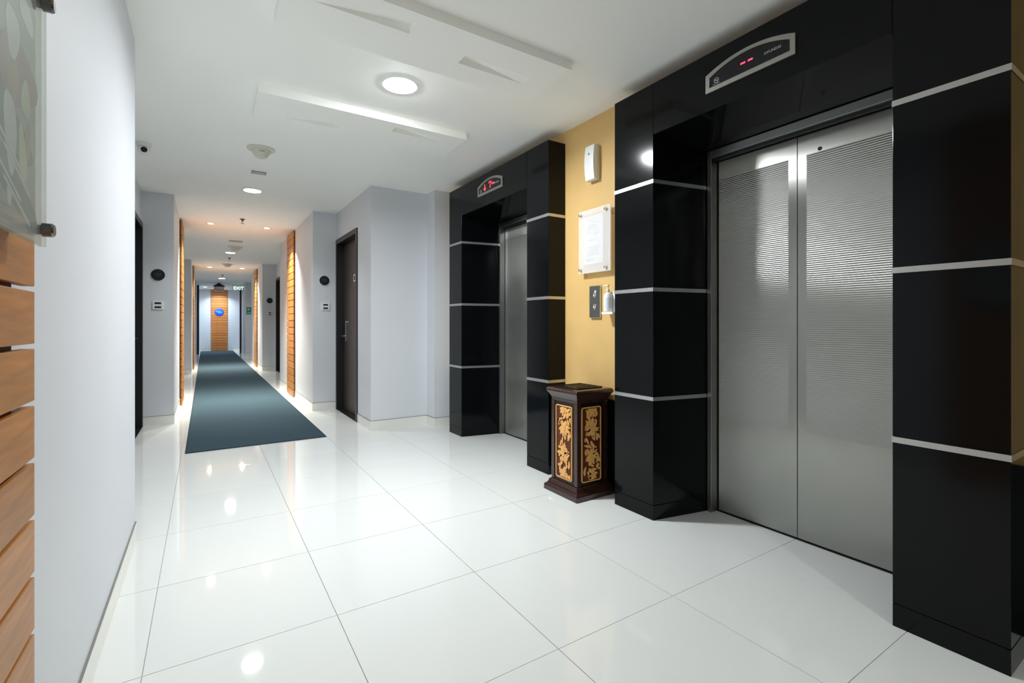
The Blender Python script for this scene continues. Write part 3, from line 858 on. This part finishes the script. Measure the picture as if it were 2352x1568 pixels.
detector(0.485, 10.25, 0.13, 'white cone shaped ceiling detector halfway along the corridor')
detector(0.465, 13.3, 0.12, 'white cone shaped ceiling detector deep in the corridor')
def ceiling_plate(x, y, w, d, label):
    th = Thing('ceiling_plate', (x, y, CEIL), label, 'ceiling plate', 'small rectangular ceiling plates')
    fn = face_down(x, y, CEIL)
    th.part('plate', MB().prism(rrect(w, d, 0.006), fn, 0, 0.008), 'grey_plastic', bevel=0.001)
    for k in range(3):
        th.part('slot', MB().prism([(-w / 2 + 0.012, (k - 1) * d * 0.28 - 0.004), (w / 2 - 0.012, (k - 1) * d * 0.28 - 0.004), (w / 2 - 0.012, (k - 1) * d * 0.28 + 0.004), (-w / 2 + 0.012, (k - 1) * d * 0.28 + 0.004)], fn, 0.008, 0.009), 'cream_plastic')
ceiling_plate(0.433, 5.12, 0.125, 0.085, 'small grey rectangular plate on the ceiling between detector and lamp')
ceiling_plate(0.455, 9.55, 0.20, 0.12, 'small rectangular plate on the corridor ceiling past the two spotlights')
def sprinkler(x, y, label):
    th = Thing('sprinkler_head', (x, y, CEIL), label, 'sprinkler', 'ceiling sprinkler heads')
    fn = face_down(x, y, CEIL)
    th.part('rosette', MB().lathe([(0.034, 0), (0.030, 0.008), (0.014, 0.012)], fn, 24), 'dark_chrome', smooth=True)
    th.part('nozzle', MB().lathe([(0.013, 0.010), (0.013, 0.030), (0.007, 0.034)], fn, 16), 'dark_chrome', smooth=True)
    th.part('yoke', MB().box(x - 0.013, x - 0.009, y - 0.003, y + 0.003, CEIL - 0.060, CEIL - 0.028).box(x + 0.009, x + 0.013, y - 0.003, y + 0.003, CEIL - 0.060, CEIL - 0.028), 'dark_chrome')
    th.part('deflector', MB().lathe([(0.018, 0.060), (0.018, 0.063)], fn, 16), 'dark_chrome')
sprinkler(0.437, 7.50, 'small metal sprinkler head between the two nearer spotlights')
sprinkler(0.454, 12.0, 'small metal sprinkler head halfway along the corridor ceiling')
sprinkler(0.439, 16.24, 'small metal sprinkler head deep in the corridor ceiling')
sprinkler(-0.35, 22.3, 'tiny sprinkler head on the ceiling of the room at the corridor end')
# security camera
CX, CY, CZ = -0.405, 4.78, CEIL
th = Thing('security_camera', (CX, CY, CZ), 'white ceiling security camera with black lens at the left', 'security camera')
fn = face_down(CX, CY, CZ)
th.part('base', MB().lathe([(0.052, 0), (0.052, 0.020), (0.044, 0.030)], fn, 32), 'white_plastic', smooth=True)
ball = MB()
prof = [(0.042 * sin(pi * k / 12) + 1e-4, 0.052 - 0.042 * cos(pi * k / 12)) for k in range(13)]
th.part('ball_housing', ball.lathe(prof, fn, 28), 'white_plastic', smooth=True)
d = (Vector((0.10, 0, 1.2)) - Vector((CX, CY, CZ - 0.052))).normalized()
s_ = d.cross(Vector((0, 0, 1))).normalized(); u_ = s_.cross(d)
c0 = Vector((CX, CY, CZ - 0.052))
lf = lambda a, b, h: tuple(c0 + s_ * a + u_ * b + d * h)
ln = th.part('lens_ring', MB().lathe([(0.026, 0.030), (0.026, 0.046), (0.022, 0.048)], lf, 28), 'white_plastic', smooth=True)
th.part('lens', MB().lathe([(0.0215, 0.040), (0.0215, 0.0485), (0.012, 0.0505)], lf, 28), 'display_black', parent=ln, smooth=True)

# ================================================================ FAR END OF THE CORRIDOR
YE = 23.3
th = Thing('round_sign', (0.515, YE - 0.032, 1.6), 'blue round sign on the wooden panel of the end wall', 'sign')
fn = face_my(0.515, YE - 0.032, 1.612)
pl = th.part('disc', MB().lathe([(0.162, 0), (0.162, 0.010), (0.154, 0.014)], fn, 40), 'blue_sign', smooth=True)
th.part('lettering', MB().prism([(-0.12, 0.015), (-0.02, 0.015), (-0.02, 0.04), (-0.12, 0.04)], fn, 0.014, 0.0155).prism([(0.0, 0.018), (0.06, 0.018), (0.06, 0.038), (0.0, 0.038)], fn, 0.014, 0.0155).prism([(-0.05, -0.03), (0.10, -0.03), (0.10, -0.005), (-0.05, -0.005)], fn, 0.014, 0.0155), 'blue_sign_text', parent=pl)
th = Thing('green_notice', (1.30, 18.9, 1.58), 'small green notice sign on the far right corridor wall', 'sign')
fn = face_my(1.315, 18.9, 1.575)
pl = th.part('plate', MB().prism(rrect(0.20, 0.25, 0.008), fn, 0, 0.008), 'green_sign')
th.part('lettering', MB().prism([(-0.07, -0.09), (0.07, -0.09), (0.07, -0.06), (-0.07, -0.06)], fn, 0.008, 0.0092).prism([(-0.06, 0.02), (0.0, 0.02), (0.0, 0.08), (-0.06, 0.08)], fn, 0.008, 0.0092), 'green_sign_text', parent=pl)
# hanging exit sign
th = Thing('exit_sign', (1.02, 19.6, CEIL), 'small lit greenish exit sign hanging from the far corridor ceiling', 'sign')
fn = face_my(1.02, 19.6, CEIL - 0.15)
for dx in (-0.14, 0.14):
    th.part('hanger', MB().tube([(1.02 + dx, 19.605, CEIL), (1.02 + dx, 19.605, CEIL - 0.06)], 0.004, 8), 'chrome')
th.part('housing', MB().prism(rrect(0.40, 0.035, 0.006), lambda a, b, t: fn(a, b + 0.09, t), -0.02, 0.012), 'white_plastic')
pn = th.part('acrylic_panel', MB().prism(rrect(0.38, 0.15, 0.008), fn, -0.004, 0.002), 'acrylic_clear')
th.part('lettering', text_mb('EXIT', 0.155, lambda a, b, c: fn(a, b - 0.005, 0.0035 + c)), 'exit_glow', parent=pn)
# small hanging fixture with a dark blue rim
th = Thing('hanging_fixture', (0.425, 19.5, CEIL), 'small hanging fixture with dark blue rim below the far corridor ceiling', 'ceiling fixture')
fn = face_down(0.425, 19.5, CEIL)
th.part('canopy', MB().lathe([(0.02, 0), (0.03, 0.02), (0.16, 0.085), (0.175, 0.10)], fn, 32), 'navy_metal', smooth=True)
th.part('rim', MB().lathe([(0.175, 0.10), (0.185, 0.108), (0.185, 0.125), (0.165, 0.135)], fn, 32), 'navy_metal', smooth=True)
th.part('drum', MB().lathe([(0.150, 0.130), (0.150, 0.240), (0.140, 0.262)], fn, 32), 'lamp_shade', smooth=True)
th.part('lower_rim', MB().lathe([(0.153, 0.245), (0.153, 0.262), (0.140, 0.268)], fn, 32), 'dark_chrome', smooth=True)
